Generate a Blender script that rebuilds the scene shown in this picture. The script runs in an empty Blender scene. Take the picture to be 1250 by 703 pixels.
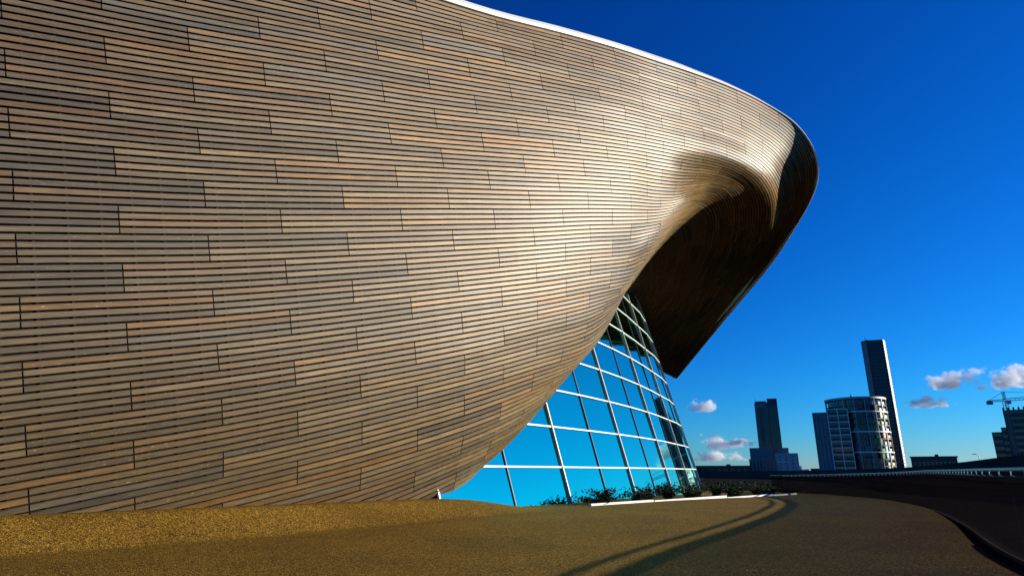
SUNPARAMS = (85.0, 11.5)
SUN_E = 5.0
SKY_STR = 0.085; SKY_CURVE = ((2.5, .10), (1.4, .53), (1.15, 1.02))
EXPO = 0.7
GLASS_COL = (0.03, 1.0, 0.62)
SUN_PASS = 0.22  # share of sun let through the parapet panels, added for the path's shadow lines
CLOUD_D = 0.05
GRID = [[[-1466,466,1028],[-1231,676,1117],[-996,886,1206],[-762,1096,1296],[-527,1305,1385],[-292,1515,1474],[-57,1725,1563],[178,1925,1659],[410,2129,1753],[641,2348,1849],[858,2539,1926],[1094,2705,1964],[1311,2841,1963],[1515,2950,1912],[1627,3012,1809],[1678,3075,1699],[1704,3216,1612],[1752,3588,1553],[1817,4212,1489],[1889,5463,1384],[2127,8003,1261]],[[-1454,560,925],[-1218,756,1011],[-981,952,1097],[-745,1147,1183],[-509,1343,1270],[-269,1538,1358],[-33,1737,1451],[201,1946,1544],[433,2156,1637],[643,2373,1732],[852,2554,1801],[1068,2707,1835],[1267,2837,1835],[1452,2958,1798],[1572,3070,1724],[1647,3213,1645],[1698,3431,1580],[1756,3845,1530],[1815,4481,1469],[1870,5643,1377],[2028,7832,1261]],[[-1459,568,830],[-1216,767,909],[-972,967,988],[-729,1166,1067],[-487,1361,1154],[-249,1561,1241],[-9,1763,1332],[224,1971,1428],[452,2183,1523],[645,2397,1615],[846,2569,1677],[1042,2708,1708],[1223,2833,1711],[1389,2966,1686],[1516,3129,1638],[1614,3361,1587],[1692,3671,1545],[1761,4135,1504],[1813,4783,1446],[1850,5833,1369],[1933,7669,1260]],[[-1440,588,714],[-1197,787,793],[-953,987,871],[-710,1186,950],[-469,1382,1038],[-228,1584,1124],[13,1786,1217],[242,1997,1313],[462,2215,1409],[647,2422,1500],[841,2585,1555],[1018,2710,1585],[1181,2829,1590],[1327,2975,1575],[1459,3190,1550],[1578,3519,1525],[1684,3941,1505],[1767,4467,1475],[1811,5124,1420],[1828,6037,1360],[1842,7511,1260]],[[-1417,603,603],[-1175,804,680],[-934,1005,757],[-692,1207,834],[-449,1405,920],[-207,1608,1008],[35,1813,1100],[258,2027,1197],[473,2248,1295],[637,2454,1380],[807,2633,1453],[956,2758,1508],[1085,2857,1535],[1209,2970,1537],[1331,3178,1530],[1441,3494,1515],[1538,3904,1497],[1612,4421,1467],[1645,5062,1415],[1664,5953,1355],[1657,7231,1265]],[[-1402,623,487],[-1159,826,564],[-917,1028,641],[-674,1230,718],[-431,1430,803],[-187,1631,893],[53,1840,984],[274,2059,1082],[479,2287,1180],[628,2487,1260],[773,2682,1350],[892,2807,1430],[989,2884,1480],[1092,2966,1500],[1204,3167,1510],[1305,3470,1505],[1394,3867,1490],[1460,4376,1460],[1483,5002,1410],[1503,5872,1350],[1484,6970,1270]],[[-1390,645,376],[-1146,848,451],[-903,1051,526],[-659,1254,602],[-416,1455,687],[-172,1658,775],[69,1870,867],[283,2093,968],[482,2327,1068],[629,2525,1160],[735,2668,1240],[857,2878,1360],[942,2986,1430],[1030,3098,1470],[1131,3307,1490],[1227,3638,1490],[1303,4063,1470],[1349,4601,1430],[1361,5275,1370],[1312,5993,1310],[1221,7073,1240]],[[-1380,670,270],[-1135,874,342],[-890,1077,414],[-646,1281,487],[-401,1482,571],[-157,1687,660],[79,1900,755],[286,2130,854],[475,2371,954],[581,2504,1030],[687,2737,1140],[803,3038,1290],[893,3233,1390],[964,3372,1430],[1035,3604,1450],[1097,3951,1450],[1132,4382,1430],[1132,4872,1390],[1087,5468,1340],[993,6179,1280],[836,7002,1210]],[[-1382,705,150],[-1133,907,225],[-883,1108,300],[-634,1310,374],[-390,1511,457],[-145,1717,547],[82,1936,638],[284,2170,739],[454,2418,840],[537,2658,930],[618,2932,1040],[724,3359,1200],[812,3696,1320],[878,3949,1380],[919,4209,1390],[944,4587,1380],[930,4987,1350],[881,5434,1310],[797,5946,1260],[660,6609,1210],[442,7436,1150]],[[-1398,747,48],[-1141,949,119],[-885,1150,191],[-628,1351,262],[-382,1552,343],[-136,1758,431],[83,1979,529],[278,2215,631],[404,2427,741],[473,2569,825],[521,2746,898],[590,3081,1003],[635,3474,1087],[636,3880,1129],[615,4390,1171],[550,4906,1193],[465,5329,1177],[346,5750,1168],[206,6177,1138],[44,6601,1121],[-139,7027,1093]],[[-1421,796,-61],[-1160,1002,9],[-898,1208,80],[-635,1409,151],[-382,1609,233],[-138,1814,323],[73,2035,419],[243,2276,510],[324,2439,585],[375,2578,651],[411,2772,707],[443,3070,767],[453,3476,816],[417,3891,836],[370,4407,873],[276,4826,881],[174,5244,892],[52,5662,902],[-80,6082,905],[-231,6502,908],[-409,6927,897]],[[-1449,869,-194],[-1186,1078,-116],[-924,1286,-37],[-657,1486,41],[-393,1682,119],[-144,1887,212],[44,2106,311],[173,2308,413],[244,2484,502],[268,2686,537],[270,2997,567],[244,3416,590],[182,3841,594],[103,4371,604],[0,4798,603],[-123,5227,593],[-265,5654,589],[-426,6084,579],[-599,6515,562],[-772,6948,540],[-961,7382,511]],[[-1491,954,-338],[-1225,1167,-251],[-958,1380,-163],[-684,1577,-74],[-415,1772,3],[-169,1978,106],[-39,2178,181],[27,2342,247],[51,2473,280],[59,2684,298],[39,3008,302],[-18,3445,291],[-110,3887,260],[-227,4438,227],[-361,4882,190],[-515,5329,145],[-688,5774,106],[-881,6220,60],[-1086,6669,9],[-1292,7119,-50],[-1513,7572,-114]],[[-1547,1052,-496],[-1275,1271,-399],[-1002,1491,-301],[-718,1685,-199],[-440,1878,-121],[-196,2084,-5],[-165,2213,66],[-140,2348,97],[-134,2463,117],[-143,2683,121],[-188,3020,104],[-276,3473,66],[-401,3933,8],[-559,4506,-61],[-727,4967,-126],[-914,5431,-199],[-1122,5893,-267],[-1350,6358,-341],[-1589,6824,-421],[-1830,7292,-509],[-2088,7762,-602]]]
import bpy, bmesh, math, random
import numpy as np
from mathutils import Vector, Matrix, noise
random.seed(7)
R = math.radians
scene = bpy.context.scene
COL = scene.collection

# ------------------------------------------------------------------ camera
PITCH = R(16.5); FPX = 756.0; EYE = 1.1
CP, SP = math.cos(PITCH), math.sin(PITCH)
cam = bpy.data.cameras.new('camera'); cam.sensor_width = 36.0
cam.lens = 36.0 * FPX / 1250.0; cam.clip_start = 0.05; cam.clip_end = 20000
camo = bpy.data.objects.new('camera', cam); COL.objects.link(camo)
camo.location = (0, 0, EYE); camo.rotation_euler = (R(90) + PITCH, 0, 0)
scene.camera = camo

def at(px, py, z):
    """world point on the ray of a photo pixel at camera depth z"""
    a, b = (px - 625) / FPX * z, (351.5 - py) / FPX * z
    return Vector((a, z * CP - b * SP, EYE + z * SP + b * CP))
def hor(px, Y):
    """X of a photo column, measured on the horizon, at distance Y"""
    return Y * (px - 625) / (FPX * CP + 224 * SP)
def hgt(py, Y):
    d = 351.5 - py
    return EYE + Y * (FPX * SP + CP * d) / (FPX * CP - SP * d)

# ------------------------------------------------------------------ sun and sky
SUN_AZ, SUN_EL = SUNPARAMS
sd = Vector((math.sin(R(SUN_AZ)) * math.cos(R(SUN_EL)), math.cos(R(SUN_AZ)) * math.cos(R(SUN_EL)), math.sin(R(SUN_EL))))
sl = bpy.data.lights.new('sun', 'SUN'); sl.energy = SUN_E; sl.angle = R(0.5); sl.color = (1.0, 0.90, 0.72)
so = bpy.data.objects.new('sun', sl); COL.objects.link(so)
so.rotation_euler = sd.to_track_quat('Z', 'Y').to_euler(); so.location = (60, -10, 40)
w = bpy.data.worlds.new('World'); scene.world = w; w.use_nodes = True
nt = w.node_tree; bg = nt.nodes['Background']
sky = nt.nodes.new('ShaderNodeTexSky'); sky.sky_type = 'NISHITA'; sky.sun_disc = False
sky.sun_elevation = R(SUN_EL); sky.sun_rotation = R(SUN_AZ)
sky.altitude = 0; sky.air_density = 1.0; sky.dust_density = 0.0; sky.ozone_density = 6.0
sep = nt.nodes.new('ShaderNodeSeparateColor'); cmb = nt.nodes.new('ShaderNodeCombineColor')
nt.links.new(sky.outputs[0], sep.inputs[0])
for i, (g_, k_) in enumerate(SKY_CURVE):          # the photograph's deep polarised blue: contrast per channel
    pw = nt.nodes.new('ShaderNodeMath'); pw.operation = 'POWER'; pw.inputs[1].default_value = g_
    ml = nt.nodes.new('ShaderNodeMath'); ml.operation = 'MULTIPLY'; ml.inputs[1].default_value = k_
    nt.links.new(sep.outputs[i], pw.inputs[0]); nt.links.new(pw.outputs[0], ml.inputs[0]); nt.links.new(ml.outputs[0], cmb.inputs[i])
nt.links.new(cmb.outputs[0], bg.inputs[0]); bg.inputs[1].default_value = SKY_STR
vs = scene.view_settings
vs.view_transform = 'Standard'; vs.look = 'None'; vs.exposure = EXPO; vs.gamma = 1.0; vs.use_curve_mapping = False
scene.cycles.volume_bounces = 14; scene.cycles.caustics_reflective = False
scene.render.resolution_x, scene.render.resolution_y = 1024, 575

# ------------------------------------------------------------------ materials
def mat(name, col, rough=0.6, metal=0.0, spec=0.5, var=0.0, vscale=2.0, bump=0.0, bscale=40.0):
    m = bpy.data.materials.new(name); m.use_nodes = True
    n = m.node_tree; b = n.nodes['Principled BSDF']
    b.inputs['Base Color'].default_value = (*col, 1); b.inputs['Roughness'].default_value = rough
    b.inputs['Metallic'].default_value = metal; b.inputs['Specular IOR Level'].default_value = spec
    if var or bump:
        tc = n.nodes.new('ShaderNodeTexCoord')
    if var:
        nz = n.nodes.new('ShaderNodeTexNoise'); nz.inputs['Scale'].default_value = vscale; nz.inputs['Detail'].default_value = 6
        n.links.new(tc.outputs['Object'], nz.inputs['Vector'])
        mr = n.nodes.new('ShaderNodeMapRange'); mr.inputs[1].default_value = .25; mr.inputs[2].default_value = .75
        mr.inputs[3].default_value = 1 - var; mr.inputs[4].default_value = 1 + var
        n.links.new(nz.outputs[0], mr.inputs[0])
        mx = n.nodes.new('ShaderNodeVectorMath'); mx.operation = 'SCALE'; mx.inputs[0].default_value = col
        n.links.new(mr.outputs[0], mx.inputs['Scale']); n.links.new(mx.outputs[0], b.inputs['Base Color'])
    if bump:
        nb = n.nodes.new('ShaderNodeTexNoise'); nb.inputs['Scale'].default_value = bscale; nb.inputs['Detail'].default_value = 4
        n.links.new(tc.outputs['Object'], nb.inputs['Vector'])
        bp = n.nodes.new('ShaderNodeBump'); bp.inputs['Strength'].default_value = bump; bp.inputs['Distance'].default_value = .02
        n.links.new(nb.outputs[0], bp.inputs['Height']); n.links.new(bp.outputs[0], b.inputs['Normal'])
    return m

def wood_material():
    m = bpy.data.materials.new('weathered_timber'); m.use_nodes = True
    n = m.node_tree; L = n.links; b = n.nodes['Principled BSDF']
    at_ = n.nodes.new('ShaderNodeAttribute'); at_.attribute_name = 'tone'          # per board: hue, tone with painted dim patches, matt underside
    sp = n.nodes.new('ShaderNodeSeparateColor'); L.new(at_.outputs['Color'], sp.inputs[0])
    uv = n.nodes.new('ShaderNodeUVMap'); uv.uv_map = 'board'                         # metres along the board, board number across
    def stretch(sx, sy):
        mp = n.nodes.new('ShaderNodeMapping'); mp.inputs['Scale'].default_value = (sx, sy, 1)
        L.new(uv.outputs[0], mp.inputs[0]); return mp.outputs[0]
    def nz(vec, scale, detail, rough=.55):
        t = n.nodes.new('ShaderNodeTexNoise'); t.inputs['Scale'].default_value = scale
        t.inputs['Detail'].default_value = detail; t.inputs['Roughness'].default_value = rough
        L.new(vec, t.inputs['Vector']); return t.outputs[0]
    def ramp(src, stops):
        r = n.nodes.new('ShaderNodeValToRGB'); e = r.color_ramp.elements
        while len(e) < len(stops): e.new(.5)
        for el, (p, c) in zip(e, stops): el.position = p; el.color = (*c, 1)
        L.new(src, r.inputs[0]); return r.outputs[0]
    def math_(op, a, bb, clamp=False):
        q = n.nodes.new('ShaderNodeMath'); q.operation = op; q.use_clamp = clamp
        for i, v in enumerate((a, bb)):
            if isinstance(v, (int, float)): q.inputs[i].default_value = v
            else: L.new(v, q.inputs[i])
        return q.outputs[0]
    def mix(fac, a, bb, mode='MIX'):
        q = n.nodes.new('ShaderNodeMix'); q.data_type = 'RGBA'; q.blend_type = mode
        if isinstance(fac, (int, float)): q.inputs[0].default_value = fac
        else: L.new(fac, q.inputs[0])
        for i, v in ((6, a), (7, bb)):
            if isinstance(v, tuple): q.inputs[i].default_value = (*v, 1)
            else: L.new(v, q.inputs[i])
        return q.outputs[2]
    base = ramp(sp.outputs[0], [(0.0, (0.1127, 0.08209, 0.04688)), (.22, (0.1617, 0.1179, 0.06252)), (.48, (0.2107, 0.1499, 0.07459)),
                                (.72, (0.2352, 0.1588, 0.07104)), (.86, (0.2744, 0.1384, 0.03907)), (1.0, (0.1666, 0.1356, 0.09235))])
    # weathering runs along each board: silvered and honey-coloured lengths
    patch = nz(stretch(.5, .16), 1.0, 4)
    pf = math_('MULTIPLY', math_('SUBTRACT', patch, .44), 3.2, True)
    base = mix(math_('MULTIPLY', pf, .42), base, (0.2548, 0.1384, 0.04262))
    patch2 = nz(stretch(.35, .31), 1.7, 3)
    pg = math_('MULTIPLY', math_('SUBTRACT', patch2, .5), 4, True)
    base = mix(math_('MULTIPLY', pg, .55), base, (0.1372, 0.1141, 0.0817))
    grain = nz(stretch(.8, 1.5), 2.2, 7, .72)
    gf = n.nodes.new('ShaderNodeMapRange'); gf.inputs[1].default_value = .3; gf.inputs[2].default_value = .72
    gf.inputs[3].default_value = .42; gf.inputs[4].default_value = 1.5; L.new(grain, gf.inputs[0])
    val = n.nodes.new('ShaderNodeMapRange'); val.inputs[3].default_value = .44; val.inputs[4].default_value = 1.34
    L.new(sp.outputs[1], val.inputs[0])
    big = n.nodes.new('ShaderNodeMapRange'); big.inputs[1].default_value = .35; big.inputs[2].default_value = .65; big.inputs[3].default_value = .78; big.inputs[4].default_value = 1.15
    L.new(nz(stretch(.30, .09), 1.0, 4), big.inputs[0])
    sc = n.nodes.new('ShaderNodeVectorMath'); sc.operation = 'SCALE'
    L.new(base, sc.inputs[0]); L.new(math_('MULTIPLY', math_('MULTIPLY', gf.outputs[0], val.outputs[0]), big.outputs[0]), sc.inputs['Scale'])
    # pale lichen and water marks in small ragged spots
    spot = nz(stretch(9, 3.1), 1.0, 5, .75)
    area = nz(stretch(.22, .06), 1.0, 2)
    sf = math_('MULTIPLY', math_('MULTIPLY', math_('SUBTRACT', spot, .60), 12, True), math_('MULTIPLY', math_('SUBTRACT', area, .46), 6, True))
    colr = mix(math_('MULTIPLY', sf, .8), sc.outputs[0], (.5, .46, .38))
    L.new(colr, b.inputs['Base Color'])
    rr = n.nodes.new('ShaderNodeMapRange'); rr.inputs[3].default_value = .56; rr.inputs[4].default_value = .95
    L.new(sp.outputs[2], rr.inputs[0]); L.new(rr.outputs[0], b.inputs['Roughness'])
    si = n.nodes.new('ShaderNodeMapRange'); si.inputs[3].default_value = .8; si.inputs[4].default_value = 0
    L.new(sp.outputs[2], si.inputs[0]); L.new(si.outputs[0], b.inputs['Specular IOR Level'])
    bp = n.nodes.new('ShaderNodeBump'); bp.inputs['Strength'].default_value = .35; bp.inputs['Distance'].default_value = .008
    L.new(grain, bp.inputs['Height']); L.new(bp.outputs[0], b.inputs['Normal'])
    return m

def gravel_material():
    m = bpy.data.materials.new('resin_bound_gravel'); m.use_nodes = True
    n = m.node_tree; L = n.links; b = n.nodes['Principled BSDF']
    tc = n.nodes.new('ShaderNodeTexCoord')
    v1 = n.nodes.new('ShaderNodeTexVoronoi'); v1.inputs['Scale'].default_value = 70
    v2 = n.nodes.new('ShaderNodeTexNoise'); v2.inputs['Scale'].default_value = 16; v2.inputs['Detail'].default_value = 5; v2.inputs['Roughness'].default_value = .75
    v3 = n.nodes.new('ShaderNodeTexNoise'); v3.inputs['Scale'].default_value = .45; v3.inputs['Detail'].default_value = 4
    for v in (v1, v2, v3): L.new(tc.outputs['Object'], v.inputs['Vector'])
    sp = n.nodes.new('ShaderNodeSeparateColor'); L.new(v1.outputs['Color'], sp.inputs[0])
    r = n.nodes.new('ShaderNodeValToRGB'); e = r.color_ramp.elements
    stops = [(0, (0.018, 0.01023, 0.00222)), (.3, (0.095, 0.05301, 0.00666)), (.62, (0.21, 0.1135, 0.01184)), (.86, (0.37, 0.2046, 0.02516)), (1, (0.62, 0.3813, 0.0888))]
    while len(e) < len(stops): e.new(.5)
    for el, (p, c) in zip(e, stops): el.position = p; el.color = (*c, 1)
    L.new(sp.outputs[0], r.inputs[0])
    mr = n.nodes.new('ShaderNodeMapRange'); mr.inputs[1].default_value = .25; mr.inputs[2].default_value = .75; mr.inputs[3].default_value = .7; mr.inputs[4].default_value = 1.3
    L.new(v2.outputs[0], mr.inputs[0])
    mr2 = n.nodes.new('ShaderNodeMapRange'); mr2.inputs[1].default_value = .3; mr2.inputs[2].default_value = .7; mr2.inputs[3].default_value = .82; mr2.inputs[4].default_value = 1.15
    L.new(v3.outputs[0], mr2.inputs[0])
    mm = n.nodes.new('ShaderNodeMath'); mm.operation = 'MULTIPLY'; L.new(mr.outputs[0], mm.inputs[0]); L.new(mr2.outputs[0], mm.inputs[1])
    sc = n.nodes.new('ShaderNodeVectorMath'); sc.operation = 'SCALE'; L.new(r.outputs[0], sc.inputs[0]); L.new(mm.outputs[0], sc.inputs['Scale'])
    L.new(sc.outputs[0], b.inputs['Base Color'])
    b.inputs['Roughness'].default_value = .85; b.inputs['Specular IOR Level'].default_value = .08
    v4 = n.nodes.new('ShaderNodeTexVoronoi'); v4.inputs['Scale'].default_value = 70; L.new(tc.outputs['Object'], v4.inputs['Vector'])
    bp = n.nodes.new('ShaderNodeBump'); bp.inputs['Strength'].default_value = .55; bp.inputs['Distance'].default_value = .012; bp.invert = True
    L.new(v4.outputs['Distance'], bp.inputs['Height']); L.new(bp.outputs[0], b.inputs['Normal'])
    return m

M = {
 'wood': wood_material(), 'gravel': gravel_material(),
 'membrane': mat('black_membrane', (.008, .008, .008), .9, spec=.1),
 'batten': mat('timber_batten', (.016, .014, .011), .8, spec=.2),
 'trim': mat('white_coated_metal', (.82, .81, .78), .4, var=.05, vscale=.6),
 'roof': mat('grey_roof_sheet', (.35, .36, .38), .5),
 'frame': mat('pale_aluminium', (.78, .79, .8), .4),
 'joint': mat('dark_gasket', (.02, .03, .04), .5),
 'parapet': mat('dark_coated_panel', (.05, .045, .042), .9, spec=.0, var=.15, vscale=1.3),
 'rail': mat('brushed_steel_rail', (.30, .31, .33), .4, metal=.5),
 'bracket': mat('stainless_bracket', (.75, .74, .7), .3, metal=.3),
 'kerb': mat('pale_stone', (.72, .70, .66), .7, var=.12, vscale=3),
 'leaf': mat('dark_leaf', (.012, .024, .008), .8, spec=.1, var=.5, vscale=6),
 'stem': mat('brown_stem', (.06, .045, .03), .8),
 'asphalt': mat('dark_ground', (.022, .021, .02), .95, spec=0, var=.3, vscale=.05),
 'drain': mat('black_channel', (.012, .012, .013), .9, spec=0),
 'conc': mat('grey_concrete', (.05, .045, .042), .9, spec=.0, var=.15, vscale=.2),
 'dkclad': mat('dark_cladding', (.03, .032, .036), .5, var=.2, vscale=.1),
 'mdclad': mat('mid_grey_cladding', (.13, .14, .16), .5, var=.15, vscale=.1),
 'ltclad': mat('light_cladding', (.33, .35, .38), .5, var=.1, vscale=.1),
 'white': mat('white_render', (.75, .75, .74), .5),
 'dglass': mat('dark_window_glass', (.012, .016, .022), .08),
 'lime': mat('lime_panel', (.45, .55, .06), .4), 'orange': mat('orange_panel', (.65, .22, .05), .4),
 'red': mat('red_panel', (.5, .08, .05), .4), 'cyan': mat('cyan_panel', (.1, .5, .6), .4),
 'slab': mat('grey_slab_panel', (.20, .20, .21), .7, spec=.1, var=.12, vscale=.2),
 'crane': mat('crane_paint', (.16, .15, .14), .5),
}
def glass_material():
    m = bpy.data.materials.new('cyan_reflective_glass'); m.use_nodes = True
    n = m.node_tree; b = n.nodes['Principled BSDF']
    b.inputs['Base Color'].default_value = (*GLASS_COL, 1); b.inputs['Metallic'].default_value = 1.0
    b.inputs['Roughness'].default_value = .025
    return m
M['glass'] = glass_material()
def sun_pass_panel():
    """parapet panel made part see-through, so sun and rail shadows reach the path"""
    m = bpy.data.materials.new('sun_pass_dark_panel'); m.use_nodes = True
    n = m.node_tree; b = n.nodes['Principled BSDF']; out = n.nodes['Material Output']
    b.inputs['Base Color'].default_value = (.055, .049, .045, 1); b.inputs['Roughness'].default_value = .8; b.inputs['Specular IOR Level'].default_value = 0
    t = n.nodes.new('ShaderNodeBsdfTransparent'); mx = n.nodes.new('ShaderNodeMixShader'); mx.inputs[0].default_value = SUN_PASS
    n.links.new(b.outputs[0], mx.inputs[1]); n.links.new(t.outputs[0], mx.inputs[2]); n.links.new(mx.outputs[0], out.inputs[0])
    return m
M['sun_pass'] = sun_pass_panel()

# ------------------------------------------------------------------ helpers
def tag(o, label=None, cat=None, group=None, kind=None):
    if label: o['label'] = label
    if cat: o['category'] = cat
    if group: o['group'] = group
    if kind: o['kind'] = kind
    return o
def empty(name, loc, label, cat, group=None):
    o = bpy.data.objects.new(name, None); COL.objects.link(o); o.location = loc
    return tag(o, label, cat, group)
def link(name, me, m, parent=None, smooth=False):
    me.materials.append(m)
    if smooth: me.polygons.foreach_set('use_smooth', [True] * len(me.polygons))
    o = bpy.data.objects.new(name, me); COL.objects.link(o)
    if parent: o.parent = parent; o.matrix_parent_inverse = Matrix.Translation(-world_loc(parent))
    return o
def world_loc(o):
    v = Vector(o.location)
    if o.parent: v = Vector((0, 0, 0)) if o.type == 'MESH' else v
    return v
XF = None
def face_camera(px, Y, extra=0.0):
    """turn what is built next about its own centre so that it stands square to the street it faces"""
    global XF
    X = hor(px, Y); az = math.atan2(X, Y); XF = (X, Y, az + R(extra), math.cos(az))
class MB:
    def __init__(s): s.v = []; s.f = []
    def quad(s, a, b, c, d):
        i = len(s.v); s.v += [tuple(a), tuple(b), tuple(c), tuple(d)]; s.f.append((i, i+1, i+2, i+3))
    def box(s, c, size, rz=0.0):
        x, y, z = (k / 2 for k in size); i = len(s.v); ca, sa = math.cos(rz), math.sin(rz)
        for dz in (-z, z):
            for dx, dy in ((-x, -y), (x, -y), (x, y), (-x, y)):
                s.v.append((c[0] + dx*ca - dy*sa, c[1] + dx*sa + dy*ca, c[2] + dz))
        s.f += [tuple(i+k for k in q) for q in ((0,3,2,1),(4,5,6,7),(0,1,5,4),(1,2,6,5),(2,3,7,6),(3,0,4,7))]
    def prism(s, pts, z0, z1):
        n = len(pts); i = len(s.v)
        s.v += [(p[0], p[1], z0) for p in pts] + [(p[0], p[1], z1) for p in pts]
        s.f.append(tuple(i+k for k in range(n-1, -1, -1))); s.f.append(tuple(i+n+k for k in range(n)))
        for k in range(n): s.f.append((i+k, i+(k+1) % n, i+n+(k+1) % n, i+n+k))
    def tube(s, pts, r, sides=8, r2=None, cap=True):
        pts = [Vector(p) for p in pts]; rings = []
        for k, p in enumerate(pts):
            d = (pts[min(k+1, len(pts)-1)] - pts[max(k-1, 0)]).normalized()
            a = d.cross(Vector((0, 0, 1)) if abs(d.z) < .9 else Vector((1, 0, 0))).normalized(); bb = d.cross(a)
            rr = r if r2 is None else r + (r2 - r) * k / (len(pts) - 1)
            i = len(s.v)
            for j in range(sides):
                t = 2*math.pi*j/sides; s.v.append(tuple(p + a*(rr*math.cos(t)) + bb*(rr*math.sin(t))))
            rings.append(i)
        for a, b in zip(rings, rings[1:]):
            for j in range(sides): s.f.append((a+j, a+(j+1) % sides, b+(j+1) % sides, b+j))
        if cap:
            s.f.append(tuple(rings[0]+j for j in range(sides-1, -1, -1))); s.f.append(tuple(rings[-1]+j for j in range(sides)))
    def bar(s, a, b, wv, dv):
        """square bar from a to b; wv and dv are its half width and half depth vectors"""
        i = len(s.v)
        for p in (Vector(a), Vector(b)):
            for q in (-wv-dv, wv-dv, wv+dv, -wv+dv): s.v.append(tuple(p+q))
        s.f += [tuple(i+k for k in q) for q in ((0,3,2,1),(4,5,6,7),(0,1,5,4),(1,2,6,5),(2,3,7,6),(3,0,4,7))]
    def build(s, name, m, parent=None, smooth=False):
        if XF:
            X, Y_, a, k = XF; c_, s_ = math.cos(a), math.sin(a)
            s.v = [(X + (v[0]-X)*k*c_ + (v[1]-Y_)*s_, Y_ - (v[0]-X)*k*s_ + (v[1]-Y_)*c_, v[2]) for v in s.v]
        me = bpy.data.meshes.new(name); me.from_pydata(s.v, [], s.f); me.update()
        return link(name, me, m, parent, smooth)

# ------------------------------------------------------------------ the timber-clad building
G = np.array(GRID, dtype=float) / 100.0            # rows every eight boards, columns every board length, metres
NG, NK = G.shape[:2]
def cr(A, t):
    """Catmull-Rom along axis 0 at float positions t"""
    n = len(A); t = np.clip(t, 0, n - 1.0001); i = t.astype(int); u = (t - i)
    ext = np.concatenate([[2*A[0] - A[1]], A, [2*A[-1] - A[-2]]])
    p0, p1, p2, p3 = ext[i], ext[i+1], ext[i+2], ext[np.minimum(i+3, n+1)]
    u = u.reshape((-1,) + (1,) * (A.ndim - 1))
    return .5*(2*p1 + (p2-p0)*u + (2*p0 - 5*p1 + 4*p2 - p3)*u*u + (3*p1 - p0 - 3*p2 + p3)*u*u*u)
U = np.concatenate([np.arange(0, 8, .25), np.arange(8, NK - 1 + 1e-6, .1)])     # columns -2 .. 18
UG = cr(G.transpose(1, 0, 2), U).transpose(1, 0, 2)  # NG x nU x 3
def rowpts(v):                                       # v in groups from the top edge
    return cr(UG, np.array([v]))[0]
def frame(v):
    p = rowpts(v); a = rowpts(max(v - .06, 0)); b = rowpts(min(v + .06, NG - 1.001))
    du = np.gradient(p, axis=0); dv = b - a
    nn = np.cross(dv, du); nn /= np.linalg.norm(nn, axis=1)[:, None] + 1e-9
    return p, nn, dv / (np.linalg.norm(dv, axis=1)[:, None] + 1e-9)
p0, n0, d0 = frame(5.0)
SGN = 1.0 if n0[12].dot(np.array([0, -1, 0])) > 0 else -1.0

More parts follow.
